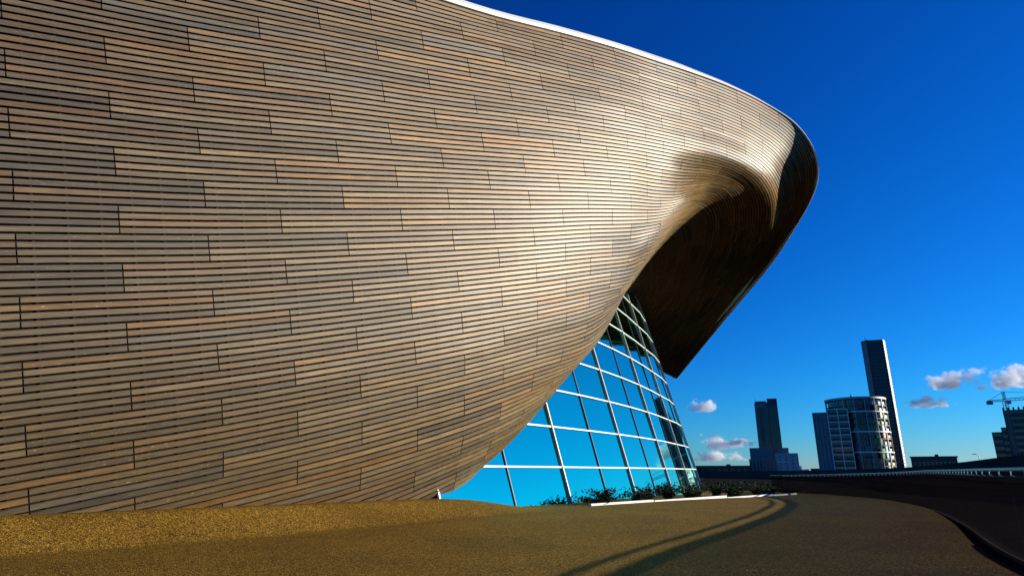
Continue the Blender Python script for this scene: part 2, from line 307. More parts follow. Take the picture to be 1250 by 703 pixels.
building = empty('arena', (-6, 24, 0), 'huge curved arena clad in weathered timber boards with overhanging nose and cyan glass wall', 'building')
NB = int((NG - 1) * 8)
V = []; F = []; TONE = []; UVS = []
rng = np.random.default_rng(3)
STRIPS = []
for r in range(NB):
    wmean = float(np.mean(np.linalg.norm((rowpts((r+1)/8) - rowpts(r/8))[(U > 11) & (U < 15)], axis=1)))
    ns = 1 if r >= 66 else max(1, min(6, round(wmean / .17)))
    if ns == 1: STRIPS.append((r, r, 1.0, -9, 99))
    else:
        STRIPS.append((r, r, 1.0, -9, 9.4))
        STRIPS += [(r, r + k/ns, 1/ns, 9.4, 99) for k in range(ns)]
for r, r0, rw, ulo, uhi in STRIPS:
    gap = .32
    va, vb = (r0 + rw*gap/2) / 8, (r0 + rw*(1 - gap/2)) / 8
    pa, na, _ = frame(va); pb, nb, _ = frame(vb)
    na = na * SGN; nb = nb * SGN
    seg = np.linalg.norm(np.diff((pa + pb) / 2, axis=0), axis=1); s = np.concatenate([[0], np.cumsum(seg)])
    par = (r // 4) % 2
    # joints: on the column grid along the flank, then one board length apart round the nose
    js = [k + .5*par for k in range(0, 9) if k + .5*par <= 8.01]
    sj = list(np.interp(js, U, s))
    while sj[-1] < s[-1]: sj.append(sj[-1] + 3.26)
    sj[-1] = s[-1]
    if sj[0] > 0: sj = [0.0] + sj
    slo, shi = float(np.interp(ulo, U, s)), float(np.interp(uhi, U, s))
    for a, b in zip(sj, sj[1:]):
        a2, b2 = max(a + .012, slo), min(b - .012, shi)
        if b2 - a2 < .05: continue
        ss = np.concatenate([[a2], s[(s > a2 + .02) & (s < b2 - .02)], [b2]])
        f = lambda A: np.stack([np.interp(ss, s, A[:, c]) for c in range(3)], 1)
        A_, B_, NA, NB_ = f(pa), f(pb), f(na), f(nb)
        out = rng.normal(0, .002); tilt = rng.normal(0, .0012)
        A_ = A_ + NA * (out + tilt); B_ = B_ + NB_ * (out - tilt)
        i0 = len(V); m_ = len(ss); uo = rng.random() * 50
        mid = A_[m_ // 2]; wear_dim = noise.noise(Vector(mid) * .1 + Vector((19.5, 10.6, 54.3)))       # patchy weathering, offset picked so the wall's dim left end is painted in
        r3 = rng.random(3); shel = np.clip((-(NA + NB_)[:, 2]/2 - .36) / .34, 0, 1)                 # boards facing the ground stay sheltered and matt
        hue = noise.noise(Vector(mid) * .28 + Vector((4.2, 31.0, 7.7)))       # warm and silvered boards come in drifts
        tn = (min(1, max(0, .5 + .75*(r3[0] - .5) + .55*hue)), min(1, max(0, .5 + .62*wear_dim + .30*(r3[1] - .5))))
        for j in range(m_):
            V += [A_[j], B_[j], A_[j] - NA[j]*.032, B_[j] - NB_[j]*.032]
        for j in range(m_ - 1):
            q = i0 + 4*j
            x0, x1 = ss[j] + uo, ss[j+1] + uo; y0, y1 = r * 1.37, r * 1.37 + 1
            F += [(q, q+1, q+5, q+4), (q+2, q, q+4, q+6), (q+1, q+3, q+7, q+5)]
            UVS += [x0, y0, x0, y1, x1, y1, x1, y0]
            UVS += [x0, y0, x0, y0, x1, y0, x1, y0]
            UVS += [x0, y1, x0, y1, x1, y1, x1, y1]
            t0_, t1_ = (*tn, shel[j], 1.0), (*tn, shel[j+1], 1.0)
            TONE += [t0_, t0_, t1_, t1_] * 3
        q = i0; F.append((q, q+2, q+3, q+1)); UVS += [ss[0]+uo, y0, ss[0]+uo, y0, ss[0]+uo, y1, ss[0]+uo, y1]; TONE += [(*tn, shel[0], 1.0)]*4
        q = i0 + 4*(m_-1); F.append((q, q+1, q+3, q+2)); UVS += [ss[-1]+uo, y0, ss[-1]+uo, y1, ss[-1]+uo, y1, ss[-1]+uo, y0]; TONE += [(*tn, shel[-1], 1.0)]*4
me = bpy.data.meshes.new('timber_cladding'); me.from_pydata([tuple(v) for v in V], [], F)
ul = me.uv_layers.new(name='board'); ul.data.foreach_set('uv', np.array(UVS, dtype=np.float32))
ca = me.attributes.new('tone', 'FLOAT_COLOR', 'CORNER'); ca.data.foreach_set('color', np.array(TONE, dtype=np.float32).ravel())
me.update()
link('timber_cladding', me, M['wood'], building)

# black membrane behind the boards
mb = MB(); vv = np.linspace(0, NG - 1.01, 60); prev = None
for v in vv:
    p, nn, _ = frame(v); q = p - nn*SGN*.095
    i = len(mb.v); mb.v += [tuple(x) for x in q]
    if prev is not None:
        for j in range(len(q) - 1): mb.f.append((prev+j, i+j, i+j+1, prev+j+1))
    prev = i
mb.build('membrane', M['membrane'], building, True)
# battens that carry the boards, seen through the gaps
FR = [frame(v) for v in np.linspace(0.02, NG - 1.05, 40)]
for k6 in range(9, 60):
    u = k6 / 6.0 + .08
    mb = MB(); pr = None
    for p, nn, _ in FR:
        c = np.array([np.interp(u, U, p[:, a]) for a in range(3)]); nv = np.array([np.interp(u, U, nn[:, a]) for a in range(3)]) * SGN
        c2 = np.array([np.interp(u + .012, U, p[:, a]) for a in range(3)])
        t = (c2 - c); t /= np.linalg.norm(t)
        c = c - nv*.055; i = len(mb.v); mb.v += [tuple(c - t*.022), tuple(c + t*.022), tuple(c + t*.022 - nv*.03), tuple(c - t*.022 - nv*.03)]
        if pr is not None: mb.f += [(pr, pr+1, i+1, i), (pr+1, pr+2, i+2, i+1), (pr+3, pr, i, i+3)]
        pr = i
    mb.build('batten', M['batten'], building)

# white roof edge: two stepped bands along the top row, then a roof sheet
p, nn, dv = frame(0.0); nn = nn * SGN
fk = np.clip((U - 9.5) / 3.0, 0, 1)[:, None]
up = -dv * (1 - fk) + np.array([0, 0, 1.0]) * fk; up /= np.linalg.norm(up, axis=1)[:, None]
hz = np.cross(np.gradient(p, axis=0), np.array([0, 0, 1.0])); hz /= np.linalg.norm(hz, axis=1)[:, None]
cen = np.array([2.0, 45.0, 0.0]); sg = np.sign(((p - cen) * hz * np.array([1, 1, 0])).sum(axis=1)); hz = hz * sg[:, None]
def sweep(name, prof, m):
    mb = MB(); k = len(prof); pr = None
    for j in range(len(p)):
        th_ = .7 - .4*float(fk[j][0])
        ins = 1 - .9*math.exp(-((U[j] - 15.6) / 1.6) ** 4)
        i = len(mb.v); mb.v += [tuple(p[j] + hz[j]*(a if a > 0 else a*ins) + up[j]*b*th_) for a, b in prof]
        if pr is not None: mb.f += [(pr+q, pr+(q+1) % k, i+(q+1) % k, i+q) for q in range(k)]
        pr = i
    mb.f += [tuple(range(k)), tuple(pr+q for q in range(k-1, -1, -1))]
    mb.build(name, m, building)
sweep('roof_edge', [(-.15, .03), (.05, .03), (.06, .06), (.05, .25), (-.15, .25)], M['trim'])
sweep('roof_gutter_line', [(-.3, .255), (-.01, .255), (-.01, .30), (-.3, .30)], M['joint'])
sweep('roof_coping', [(-.5, .305), (.02, .305), (.035, .33), (.0, .41), (-.5, .45)], M['trim'])
mb = MB(); n_ = len(p); pr = None
for j in range(n_):
    bmp = math.exp(-((U[j] - 15.6) / 1.5) ** 2)
    e = p[j] - hz[j]*(.45 + 1.1*bmp) + up[j]*.36*(.7 - .4*float(fk[j][0])) + np.array([0, 0, .55*bmp])
    tow = cen - p[j]; tow[2] = 0; dist = np.linalg.norm(tow); tow /= dist
    i = len(mb.v)
    for q in range(7):
        r_ = q / 6.0; d_ = dist * .8 * r_
        mb.v.append(tuple(e + tow*d_ + np.array([0, 0, .25*min(1, d_) + 2.6*(1 - (1 - r_)**2)])))
    if pr is not None: mb.f += [(pr+q, i+q, i+q+1, pr+q+1) for q in range(6)]
    pr = i
mb.build('roof_sheet', M['roof'], building, True)

# ------------------------------------------------------------------ leaning curved glass wall
S = 1.45
base = [(-1.45, 13.6), (1.6, 17.65), (4.08, 21.4), (6.24, 25.3), (8.07, 29.3), (9.75, 33.35), (10.5, 37.7), (10.1, 42.1), (8.6, 46.2)]
lean = [(-.25, -.03), (-.25, -.03), (-.26, -.04), (-.27, -.05), (-.29, -.10), (-.31, -.13), (-.33, -.12), (-.34, -.10), (-.34, -.05)]
NZ = 10
zs = [-.5] + [EYE + S*(1.22 + 1.08*i - EYE) for i in range(NZ)]
Bc = np.array(base) * S; Lc = np.array(lean)
Bx = cr(Bc, np.arange(0, 8.001, .5)); Lx = cr(Lc, np.arange(0, 8.001, .5))
def gp(i, z): return Vector((Bx[i][0] + Lx[i][0]*(z+.2), Bx[i][1] + Lx[i][1]*(z+.2), z))
facade = MB()
for i in range(len(Bx) - 1):
    for j in range(len(zs) - 1):
        a, b, c, d = gp(i, zs[j]), gp(i+1, zs[j]), gp(i+1, zs[j+1]), gp(i, zs[j+1])
        nrm = (b-a).cross(d-a).normalized()
        k = [random.gauss(0, .006) for _ in range(3)]
        facade.quad(a + nrm*k[0], b + nrm*k[1], c + nrm*k[2], d + nrm*(k[0]+k[2]-k[1]))
fo = facade.build('glass_wall', M['glass'], building)
def outn(i):
    a, b = Bx[max(i-1, 0)], Bx[min(i+1, len(Bx)-1)]; t = Vector((b[0]-a[0], b[1]-a[1], 0)).normalized()
    return Vector((t.y, -t.x, 0)), t
for i in range(len(Bx)):
    nv, t = outn(i); mb = MB()
    if i % 2 == 0:
        mb.bar(gp(i, zs[0]) + nv*.05, gp(i, zs[-1]) + nv*.05, t*.027, nv*.045); mb.build('mullion', M['frame'], fo)
    else:
        mb.bar(gp(i, zs[0]) + nv*.02, gp(i, zs[-1]) + nv*.02, t*.02, nv*.025); mb.build('glazing_joint', M['joint'], fo)
for j in range(1, len(zs)):
    mb = MB(); pr = None
    for i in range(len(Bx)):
        nv, t = outn(i); c = gp(i, zs[j]); q = len(mb.v)
        mb.v += [tuple(c + nv*a + Vector((0, 0, b))) for a, b in ((-.02, -.03), (.06, -.03), (.06, .03), (-.02, .03))]
        if pr is not None: mb.f += [(pr+k, pr+(k+1) % 4, q+(k+1) % 4, q+k) for k in range(4)]
        pr = q
    mb.f += [(0, 1, 2, 3), (pr+3, pr+2, pr+1, pr)]
    mb.build('transom', M['frame'], fo)

# ------------------------------------------------------------------ ground, path, kerb
BL = [Vector((-30, -6)), Vector((-8.9, 12.0)), Vector((-6.2, 14.3)), Vector((-3.9, 16.6)), Vector((-2.0, 18.5)), Vector((-.4, 20.6)), Vector((1.3, 22.6))]
def dist_line(x, y):
    best = (1e9, 0); L0 = 0; q = Vector((x, y))
    for a, b in zip(BL, BL[1:]):
        ab = b - a; t = max(0, min(1, (q-a).dot(ab) / ab.length_squared)); d = (q - a - ab*t).length
        if d < best[0]: best = (d, L0 + t*ab.length, (ab.x*(q-a).y - ab.y*(q-a).x) > 0)
        L0 += ab.length
    return best + (L0,)
def ground_z(x, y):
    d, s, left, tot = dist_line(x, y)
    wid = 1.35
    h = 0.0
    if left: h = 1.0
    elif d < wid: h = (1 - d/wid) ** 1.1
    f = max(0, min(1, (tot - s - .3) / 4.6)); f = f*f*(3-2*f)
    und = .015*noise.noise(Vector((x*.25, y*.25, 0)))
    far = max(0, min(1, (y - 14) / 10.0)); far = far*far*(3-2*far)
    bs = max(0, min(1, (y - 11) / 8)); bs = bs*bs*(3-2*bs)
    return max(0, min(1, (x - 4) / 8)) * -.011 * max(0.0, y - 22) - .20 + .15*bs + h*(.53 - .13*bs)*f + und*.6 - .02*far*(1 - min(1, max(0, (x-3)/8)))
PAR = [(2.0, -6.0), (4.2, 2.0), (7.4, 9.65), (11.1, 16.2), (14.4, 22.5), (17.0, 28.8), (18.7, 35.0), (19.9, 42), (20.2, 50.5)]
def fall(y): return -.011 * max(0.0, y - 22)
PC = cr(np.array(PAR), np.arange(0, len(PAR) - 1 + 1e-6, .125))
def par_x(y): return float(np.interp(y, PC[:, 1], PC[:, 0]))
ys = list(np.arange(-6, 4, .6)) + list(np.arange(4, 24, .2)) + list(np.arange(24, 53, .6))
mb = MB(); pr = None; ncol = 150
for y in ys:
    x0, x1 = max(-34, -14 - max(0, -y)*.6), par_x(y) - .30
    if y > 22: x0 = -14 + (y - 22) * .35
    i = len(mb.v)
    for k in range(ncol + 1):
        x = x0 + (x1 - x0) * k / ncol; mb.v.append((x, y, ground_z(x, y)))
    if pr is not None: mb.f += [(pr+k, pr+k+1, i+k+1, i+k) for k in range(ncol)]
    pr = i
tag(mb.build('path', M['gravel'], None, True), 'golden brown resin gravel path sweeping up against the timber wall', 'path', kind='structure')
mb = MB(); mb.quad((-6000, -3000, -.6), (6000, -3000, -.6), (6000, 9000, -.6), (-6000, 9000, -.6))
tag(mb.build('ground', M['asphalt']), 'dark flat ground reaching out to the horizon', 'ground', kind='structure')

# ------------------------------------------------------------------ parapet on the right
def ptan(i):
    a, b = PC[max(i-1, 0)], PC[min(i+1, len(PC)-1)]; t = Vector((b[0]-a[0], b[1]-a[1], 0)).normalized(); return t, Vector((-t.y, t.x, 0))
def psweep(name, prof, m, parent, i0=0, i1=None):
    mb = MB(); k = len(prof); pr = None
    for i in range(i0, i1 or len(PC)):
        t, l = ptan(i); q = len(mb.v)
        mb.v += [(PC[i][0] + l.x*a, PC[i][1] + l.y*a, b + fall(PC[i][1])) for a, b in prof]
        if pr is not None: mb.f += [(pr+j, pr+(j+1) % k, q+(j+1) % k, q+j) for j in range(k)]
        pr = q
    mb.f += [tuple(range(k-1, -1, -1)), tuple(pr+j for j in range(k))]
    return mb.build(name, m, parent)
par = empty('parapet', (7.4, 9.65, 0), 'long dark curved parapet with a pale steel handrail along the right edge of the path', 'parapet')
TOP = 1.03
for i0 in range(0, len(PC) - 8, 8):            # panels, see-through share added to let sun onto the path
    mb = MB(); pr = None
    for i in range(i0, i0 + 9):
        t, l = ptan(i); c = Vector((PC[i][0], PC[i][1], fall(PC[i][1]))); q = len(mb.v)
        lo, hi = c + Vector((0, 0, -.135)), c + Vector((0, 0, TOP - .085))
        if i == i0 + 8: lo -= t*.02; hi -= t*.02
        mb.v += [tuple(lo), tuple(hi)]
        if pr is not None: mb.f.append((pr, q, q+1, pr+1))
        pr = q
    mb.build('panel', M['sun_pass'], par)
psweep('cap', [(-.06, TOP - .08), (.06, TOP - .08), (.06, TOP), (-.06, TOP)], M['parapet'], par)
psweep('plinth', [(-.14, -.6), (.05, -.6), (.05, -.14), (-.14, -.14)], M['parapet'], par)
tag(psweep('drainage_channel', [(.07, -.5), (.32, -.5), (.32, -.19), (.07, -.19)], M['drain'], None), 'black drainage channel along the foot of the curved dark parapet', 'drain')
# handrail tube and the brackets under it
mb = MB(); mb.tube([(PC[i][0] + ptan(i)[1].x*.07, PC[i][1] + ptan(i)[1].y*.07, TOP + .10 + fall(PC[i][1])) for i in range(len(PC))], .026, 8)
rail = mb.build('handrail', M['rail'], par, True)
arc = np.concatenate([[0], np.cumsum(np.linalg.norm(np.diff(PC, axis=0), axis=1))])
for sdist in np.arange(14.0, 58.0, .7):
    c = [float(np.interp(sdist, arc, PC[:, a])) for a in (0, 1)]; i = int(np.argmin(np.abs(arc - sdist))); t, l = ptan(i)
    mb = MB(); q = Vector((c[0], c[1], fall(c[1])))
    mb.tube([q + l*.07 + Vector((0, 0, TOP + .08)), q + l*.07 + Vector((0, 0, TOP + .02)), q + l*.03 + Vector((0, 0, TOP))], .010, 6)
    mb.build('bracket', M['bracket'], par)

# outer concrete wall rising behind it
OW = [(27, 16, 2.75), (29.5, 26, 2.45), (30.5, 37.5, 2.1), (34.5, 50, 1.75), (39.0, 64, 1.5), (42, 85, 1.3), (40, 110, 1.2), (30, 135, 1.2)]
OW = [(x*1.6, y*1.6, EYE + 1.6*(z - EYE)) for x, y, z in OW]
OC = cr(np.array(OW, float), np.arange(0, len(OW) - 1 + 1e-6, .2)); mb = MB(); pr = None
for i in range(len(OC)):
    a, b = OC[max(i-1, 0)], OC[min(i+1, len(OC)-1)]; t = Vector((b[0]-a[0], b[1]-a[1], 0)).normalized(); l = Vector((-t.y, t.x, 0))*.15
    x, y, z = OC[i]; q = len(mb.v)
    mb.v += [(x+l.x, y+l.y, -.6), (x+l.x, y+l.y, z), (x-l.x, y-l.y, z), (x-l.x, y-l.y, -.6)]
    if pr is not None: mb.f += [(pr+j, pr+(j+1) % 4, q+(j+1) % 4, q+j) for j in range(4)]
    pr = q
mb.f += [(3, 2, 1, 0), (pr, pr+1, pr+2, pr+3)]
tag(mb.build('boundary_wall', M['conc']), 'dark concrete boundary wall rising to the right behind the parapet handrail', 'wall')

# kerb stones and planting in front of the glass
K0, K1 = Vector((2.75, 23.4, 0)), Vector((17.9, 40.8, 0)); kd = (K1 - K0).normalized(); kl = (K1 - K0).length
marks = [0, .20, .52, .80, .93, 1.0]
names = ['short white kerb stone nearest the timber wall, at the left end of the row', 'white kerb stone second from the left in front of the glass wall',
         'long white kerb stone in the middle of the row before the shrubs', 'white kerb stone near the far end of the planting bed', 'small white kerb stone at the far right end of the row']
for k in range(5):
    a, b = K0 + kd*(kl*marks[k] + .04), K0 + kd*(kl*marks[k+1] - (.04 if k < 3 else .45)); c = (a + b) / 2
    mb = MB(); z0 = ground_z(c.x, c.y)
    mb.box((0, 0, .0), ((b-a).length, .14, .15))
    o = mb.build('kerb_stone', M['kerb']); o.location = (c.x, c.y, z0); o.rotation_euler = (0, 0, math.atan2(kd.y, kd.x))
    bv = o.modifiers.new('bevel', 'BEVEL'); bv.width = .015; bv.segments = 2
    tag(o, names[k], 'kerb stone', 'white kerb stones edging the planting bed')
kn = Vector((-kd.y, kd.x, 0))
def shrub(loc, h, wd, nst, seed, label):
    rnd = random.Random(seed); root = empty('shrub', loc, label, 'shrub', 'low dark shrubs at the foot of the glass wall')
    fol, st = MB(), MB(); L0 = Vector(loc)
    for s_ in range(nst):
        az = rnd.uniform(0, 6.28); ln = h*rnd.uniform(.65, 1.1); out = wd*rnd.uniform(.15, .6)
        b0 = L0 + Vector((rnd.uniform(-.1, .1), rnd.uniform(-.1, .1), -.08)); tipv = Vector((math.cos(az)*out, math.sin(az)*out, ln))
        pts = [b0 + Vector((tipv.x*t*t, tipv.y*t*t, tipv.z*(t - .12*t*t))) for t in (0, .33, .66, 1)]
        st.tube(pts, .012, 5, .004)
        for k in range(16):
            t = .2 + .8*k/15; c = b0 + Vector((tipv.x*t*t, tipv.y*t*t, tipv.z*(t - .12*t*t)))
            d = Vector((rnd.gauss(0, 1), rnd.gauss(0, 1), rnd.gauss(.35, .5))).normalized(); ll = rnd.uniform(.09, .19)*(1.1 - .4*t)
            sd_ = d.cross(Vector((rnd.gauss(0, 1), rnd.gauss(0, 1), rnd.gauss(0, 1)))).normalized()*ll*.28
            fol.quad(c, c + d*ll*.5 + sd_, c + d*ll, c + d*ll*.5 - sd_)
    fol.build('foliage', M['leaf'], root); st.build('stem', M['stem'], root)
SH = [(.05, .5, 'sparse knee-high shrub at the left end of the bed beneath the cyan glass'),
      (.10, .95, 'taller feathery shrub near the left end of the bed, leaning over the first kerb stones'),
      (.17, .75, 'rounded dark shrub right of the tall feathery one before the cyan glass'),
      (.24, .9, 'dense dark shrub before the second white mullion from the left'),
      (.31, 1.05, 'tall pointed shrub in the middle of the bed beneath the glass wall'),
      (.38, .8, 'low spreading shrub just right of the tall pointed one'),
      (.45, 1.0, 'bushy shrub before the narrowing right part of the glass wall'),
      (.52, 1.1, 'dark bushy shrub before the right corner of the glass wall'),
      (.60, 1.0, 'broad dark shrub just past the right corner of the glass wall'),
      (.67, 1.05, 'dark shrub below the long low building, left of the podium block'),
      (.74, .95, 'dark shrub below the podium of the blue grey tower'),
      (.81, .85, 'small dark shrub below the right end of the tower podium'),
      (.88, .7, 'low dark shrub second from the far end of the bed'),
      (.95, .5, 'smallest shrub at the far right end of the bed by the last kerb stone')]
for i, (t, h, lb) in enumerate(SH):
    c = K0 + kd*(kl*t) + kn*(.55 + .25*math.sin(i*2.3)); shrub((c.x, c.y, ground_z(c.x, c.y)), h*(.7 + .35*t), 1.9, 34, i + 5, lb)

# ------------------------------------------------------------------ the city beyond
def block(name, label, x0, x1, Y, depth, ytop, wallm, parent=None):
    root = parent or empty(name, ((x0+x1)/2, Y, -.6), label, 'building')
    z1 = hgt(ytop, Y); mb = MB(); mb.box(((x0+x1)/2, Y + depth/2, z1/2 - .3), (x1-x0, depth, z1 + .6)); mb.build('wall', wallm, root); return root, z1
# blue grey tower with a podium
face_camera(944, 450)
Y = 450; x0, x1 = hor(929.5, Y), hor(958.5, Y); xm = hor(946, Y)
tw = empty('tower_block', (x0, Y, -.6), 'slim blue grey tower block with a stepped top, standing on a lower podium', 'building')
z1, z2 = hgt(486.5, Y), hgt(491, Y)
mb = MB(); mb.box(((xm+x1)/2, Y + 9, z1/2), (x1 - xm, 18, z1)); mb.build('stair_tower', M['dkclad'], tw)
mb = MB(); mb.box(((x0+xm)/2, Y + 9.5, z2/2), (xm - x0 - .05, 16, z2)); mb.build('wall', M['mdclad'], tw)
mb = MB(); mb.box(((x0+xm)/2, Y + 9.5, z2 + .4), (xm - x0 - 1.5, 14, 1.6)); mb.build('roof_parapet', M['dkclad'], tw)
nf = 15
for k in range(nf):
    zf = z2*(.36 + .60*k/nf)
    for a, b in ((.06, .26), (.58, .84)):
        mb = MB(); mb.box((x0 + (xm-x0)*(a+b)/2, Y + 1.46, zf), ((xm-x0)*(b-a), .12, 1.7)); mb.build('window', M['dglass'], tw)
    mb = MB(); mb.box((x0 + (xm-x0)*.42, Y + 1.1, zf - .6), ((xm-x0)*.24, .8, .9)); mb.build('balcony', M['dkclad'], tw)
    mb = MB(); mb.box(((xm+x1)/2, Y - .06, zf + .3), ((x1-xm)*.86, .1, 1.9)); mb.build('window', M['dglass'], tw)
mb = MB(); mb.box((x0 + .8, Y + 4, z2 + 1.6), (.3, .3, 3)); mb.build('mast', M['crane'], tw)
face_camera(946, 430)
Y = 430; xa, xb, xc = hor(915.5, Y), hor(948.5, Y), hor(976.5, Y)
pod = empty('podium_block', (xa, Y, -.6), 'low stepped block with pale right half at the foot of the blue grey tower', 'building')
za, zb, zc = hgt(546, Y), hgt(553, Y), hgt(560, Y)
mb = MB(); mb.box(((xa+xb)/2, Y + 7, zc/2), (xb-xa, 14, zc)); mb.box(((xa+xb)/2 - .3, Y + 8, (zc+za)/2), (xb-xa-2.5, 10, za-zc)); mb.build('left_wing', M['mdclad'], pod)
mb = MB(); mb.box(((xb+xc)/2, Y + 8, zb/2), (xc-xb-.1, 14, zb)); mb.build('right_wing', M['ltclad'], pod)
mb = MB(); mb.box(((xb+xc)/2 - 2, Y + 9, zb + 1.8), ((xc-xb)*.5, 8, 3.6)); mb.build('roof_house', M['mdclad'], pod)
for k in range(8):
    t = (k + .5)/8; mb = MB(); mb.box((xa + (xb-xa)*t, Y - .06, zc*.5), ((xb-xa)*.055, .1, zc*.86)); mb.build('window', M['dglass'], pod)
for k in range(3):
    for q in range(5):
        mb = MB(); mb.box((xb + (xc-xb)*(.2 + .27*k), Y + .95, zb*(.12 + .18*q)), (.9, .1, 1.2)); mb.build('window', M['dglass'], pod)
mb = MB(); mb.box((xb + (xc-xb)*.33, Y + .7, zb*.56), ((xc-xb)*.62, .5, .5)); mb.build('canopy', M['white'], pod)
# long low dark building left of the podium
face_camera(880, 300)
Y = 300; rl, zl = block('low_block', 'long low dark building just right of the foot of the glass wall', hor(840, Y), hor(917, Y), Y, 20, 568, M['dkclad'])
for k in range(9):
    mb = MB(); mb.box((hor(846 + k*8, Y), Y - .06, zl*.45), (1.8, .1, zl*.4)); mb.build('window', M['dglass'], rl)
mb = MB(); mb.box((hor(890, Y), Y + 6, zl + .3), (2, 2, .7)); mb.build('roof_vent', M['dkclad'], rl)
# small far buildings in the gap
face_camera(980, 900)
Y = 900; rf, zf = block('distant_block', 'tiny far-off pale building in the gap left of the grey slab end', hor(974, Y), hor(988, Y), Y, 20, 572.5, M['ltclad'])
mb = MB(); mb.box((hor(977.5, Y), Y, zf + 2), (4, 6, 5)); mb.build('roof_house', M['white'], rf)
face_camera(995, 600)
Y = 600; rf, zf = block('distant_block', 'small far-off dark building touching the grey slab end', hor(990, Y), hor(1001, Y), Y, 20, 571.5, M['dkclad'])
mb = MB(); mb.box((hor(995, Y), Y - .06, zf*.5), (6, .1, zf*.3)); mb.build('window', M['dglass'], rf)

# round apartment building with a flat wing and a grey slab end
face_camera(1046, 300)
Y = 300; xs0, xs1, xw1 = hor(999.5, Y), hor(1019.5, Y), hor(1045.5, Y); cx, cy, rad = hor(1057, Y), Y + 17, 15.0
ap = empty('apartment_building', (cx, cy, -.6), 'round apartment building with white frames and lime, orange and cyan balcony screens', 'building')
zt, zw, zsl = hgt(484, Y), hgt(498.5, Y), hgt(502, Y)
circ = [(cx + (rad-1.6)*math.cos(2*math.pi*k/48), cy + (rad-1.6)*math.sin(2*math.pi*k/48)) for k in range(48)]
mb = MB(); mb.prism(circ, -.6, zt - .8); mb.build('drum', M['dglass'], ap, False)
def ring(z, h, ro, ri, a0=-math.pi, a1=math.pi, n=72):
    mb = MB(); pr = None
    for k in range(n + 1):
        t = a0 + (a1-a0)*k/n; c_, s_ = math.cos(t), math.sin(t); q = len(mb.v)
        mb.v += [(cx+ri*c_, cy+ri*s_, z), (cx+ro*c_, cy+ro*s_, z), (cx+ro*c_, cy+ro*s_, z+h), (cx+ri*c_, cy+ri*s_, z+h)]
        if pr is not None: mb.f += [(pr+j, q+j, q+(j+1) % 4, pr+(j+1) % 4) for j in range(4)]
        pr = q
    return mb
FH = (zt - 1.2) / 11
ring(zt - .9, .9, rad + .5, rad - 3).build('roof_ring', M['ltclad'], ap)
for k in range(11):
    big = k % 3 == 0
    ring(k*FH + .2, .55 if big else .28, rad + (.35 if big else .05), rad - 1.7).build('floor_band', M['white'] if big else M['mdclad'], ap)
for k in range(18):
    t = 2*math.pi*(k + .35)/18; mb = MB(); mb.box((cx + (rad + .1)*math.cos(t), cy + (rad + .1)*math.sin(t), zt/2), (.4, .4, zt - .3), t); mb.build('column', M['ltclad'], ap)
rnd = random.Random(4); cols = ['lime', 'lime', 'orange', 'white', 'cyan', 'white', 'white', 'white', 'dglass', 'dkclad']
for k in range(11):
    for q in range(9):
        t0 = R(-100 + q*14.5); c_ = rnd.choice(cols if 3 <= q <= 7 else ['dglass', 'dkclad', 'mdclad', 'dglass']); w_ = R(rnd.choice((6, 9, 12)))
        ring(k*FH + .8, FH*rnd.choice((.4, .4, .78)), rad - .05, rad - .25, t0, t0 + w_, 5).build('balcony_screen', M[c_], ap)
# wing
mb = MB(); mb.box(((xs1+xw1)/2, Y + 7, zw/2), (xw1-xs1, 14, zw)); wg = mb.build('wing', M['dglass'], ap)
mb = MB(); mb.box(((xs0+xs1)/2, Y + 7.5, zsl/2), (xs1-xs0-.1, 15, zsl)); mb.build('slab_end', M['slab'], ap)
for k in range(4):
    mb = MB(); mb.box((xs0 + (xs1-xs0)*(k+.5)/4, Y - .05, zsl/2), (.18, .1, zsl - 1)); mb.build('panel_joint', M['dkclad'], ap)
for k in range(11):
    mb = MB(); mb.box(((xs1+xw1)/2, Y - .25, zw*k/10.0 + (.15 if k == 0 else -.15)), (xw1-xs1, .5, .32)); mb.build('wing_frame', M['white'], ap)
for k in range(3):
    mb = MB(); mb.box((xs1 + (xw1-xs1)*k/2, Y - .3, zw/2), (.35, .62, zw - .7)); mb.build('wing_column', M['white'], ap)
for k in range(10):
    for q in range(2):
        mb = MB(); mb.box((xs1 + (xw1-xs1)*(.25 + .5*q), Y - .12, zw*k/10.0 + .75), ((xw1-xs1)*.46, .1, .95)); mb.build('wing_balustrade', M['dkclad'], ap)
mb = MB(); mb.box((cx - 1.5, cy - 4, zt + .9), (.9, .6, 1.6)); mb.tube([(cx - 1.5, cy - 4, zt), (cx - 1.5, cy - 4, zt + 3)], .12, 6); mb.build('roof_aerial', M['crane'], ap)

# tall slender tower behind it
face_camera(1090, 520)
Y = 520; xa, xm, xb = hor(1076.5, Y), hor(1105, Y), hor(1107.6, Y)
tt = empty('slender_tower', (xa, Y, -.6), 'tallest dark slender tower with a bright right edge behind the round apartment building', 'building')
zt2 = hgt(415.5, Y); rot = .18
mb = MB(); wd_ = xb - xa; mb.prism([(xa, Y), (xa + 4.6, Y - 2.4), (xm, Y), (xb, Y + 5), (xb - 1, Y + 26), (xa + 1, Y + 26)], -.6, zt2); mb.build('wall', M['dkclad'], tt)
mb = MB(); mb.prism([(xa - .1, Y - .05), (xa + 4.3, Y - 2.55), (xa + 4.6, Y - 2.45), (xa + .2, Y + .1)], -.6, zt2 - 1.5); mb.build('side_panel', M['mdclad'], tt)
for k in range(32):
    zf = 8 + (zt2 - 14)*k/31; mb = MB(); mb.prism([(xa + 6.0, Y - 2.16), (xm - 2.2, Y - .42), (xm - 2.2, Y - .22), (xa + 6.0, Y - 1.96)], zf, zf + 1.7); mb.build('window', M['dglass'], tt)
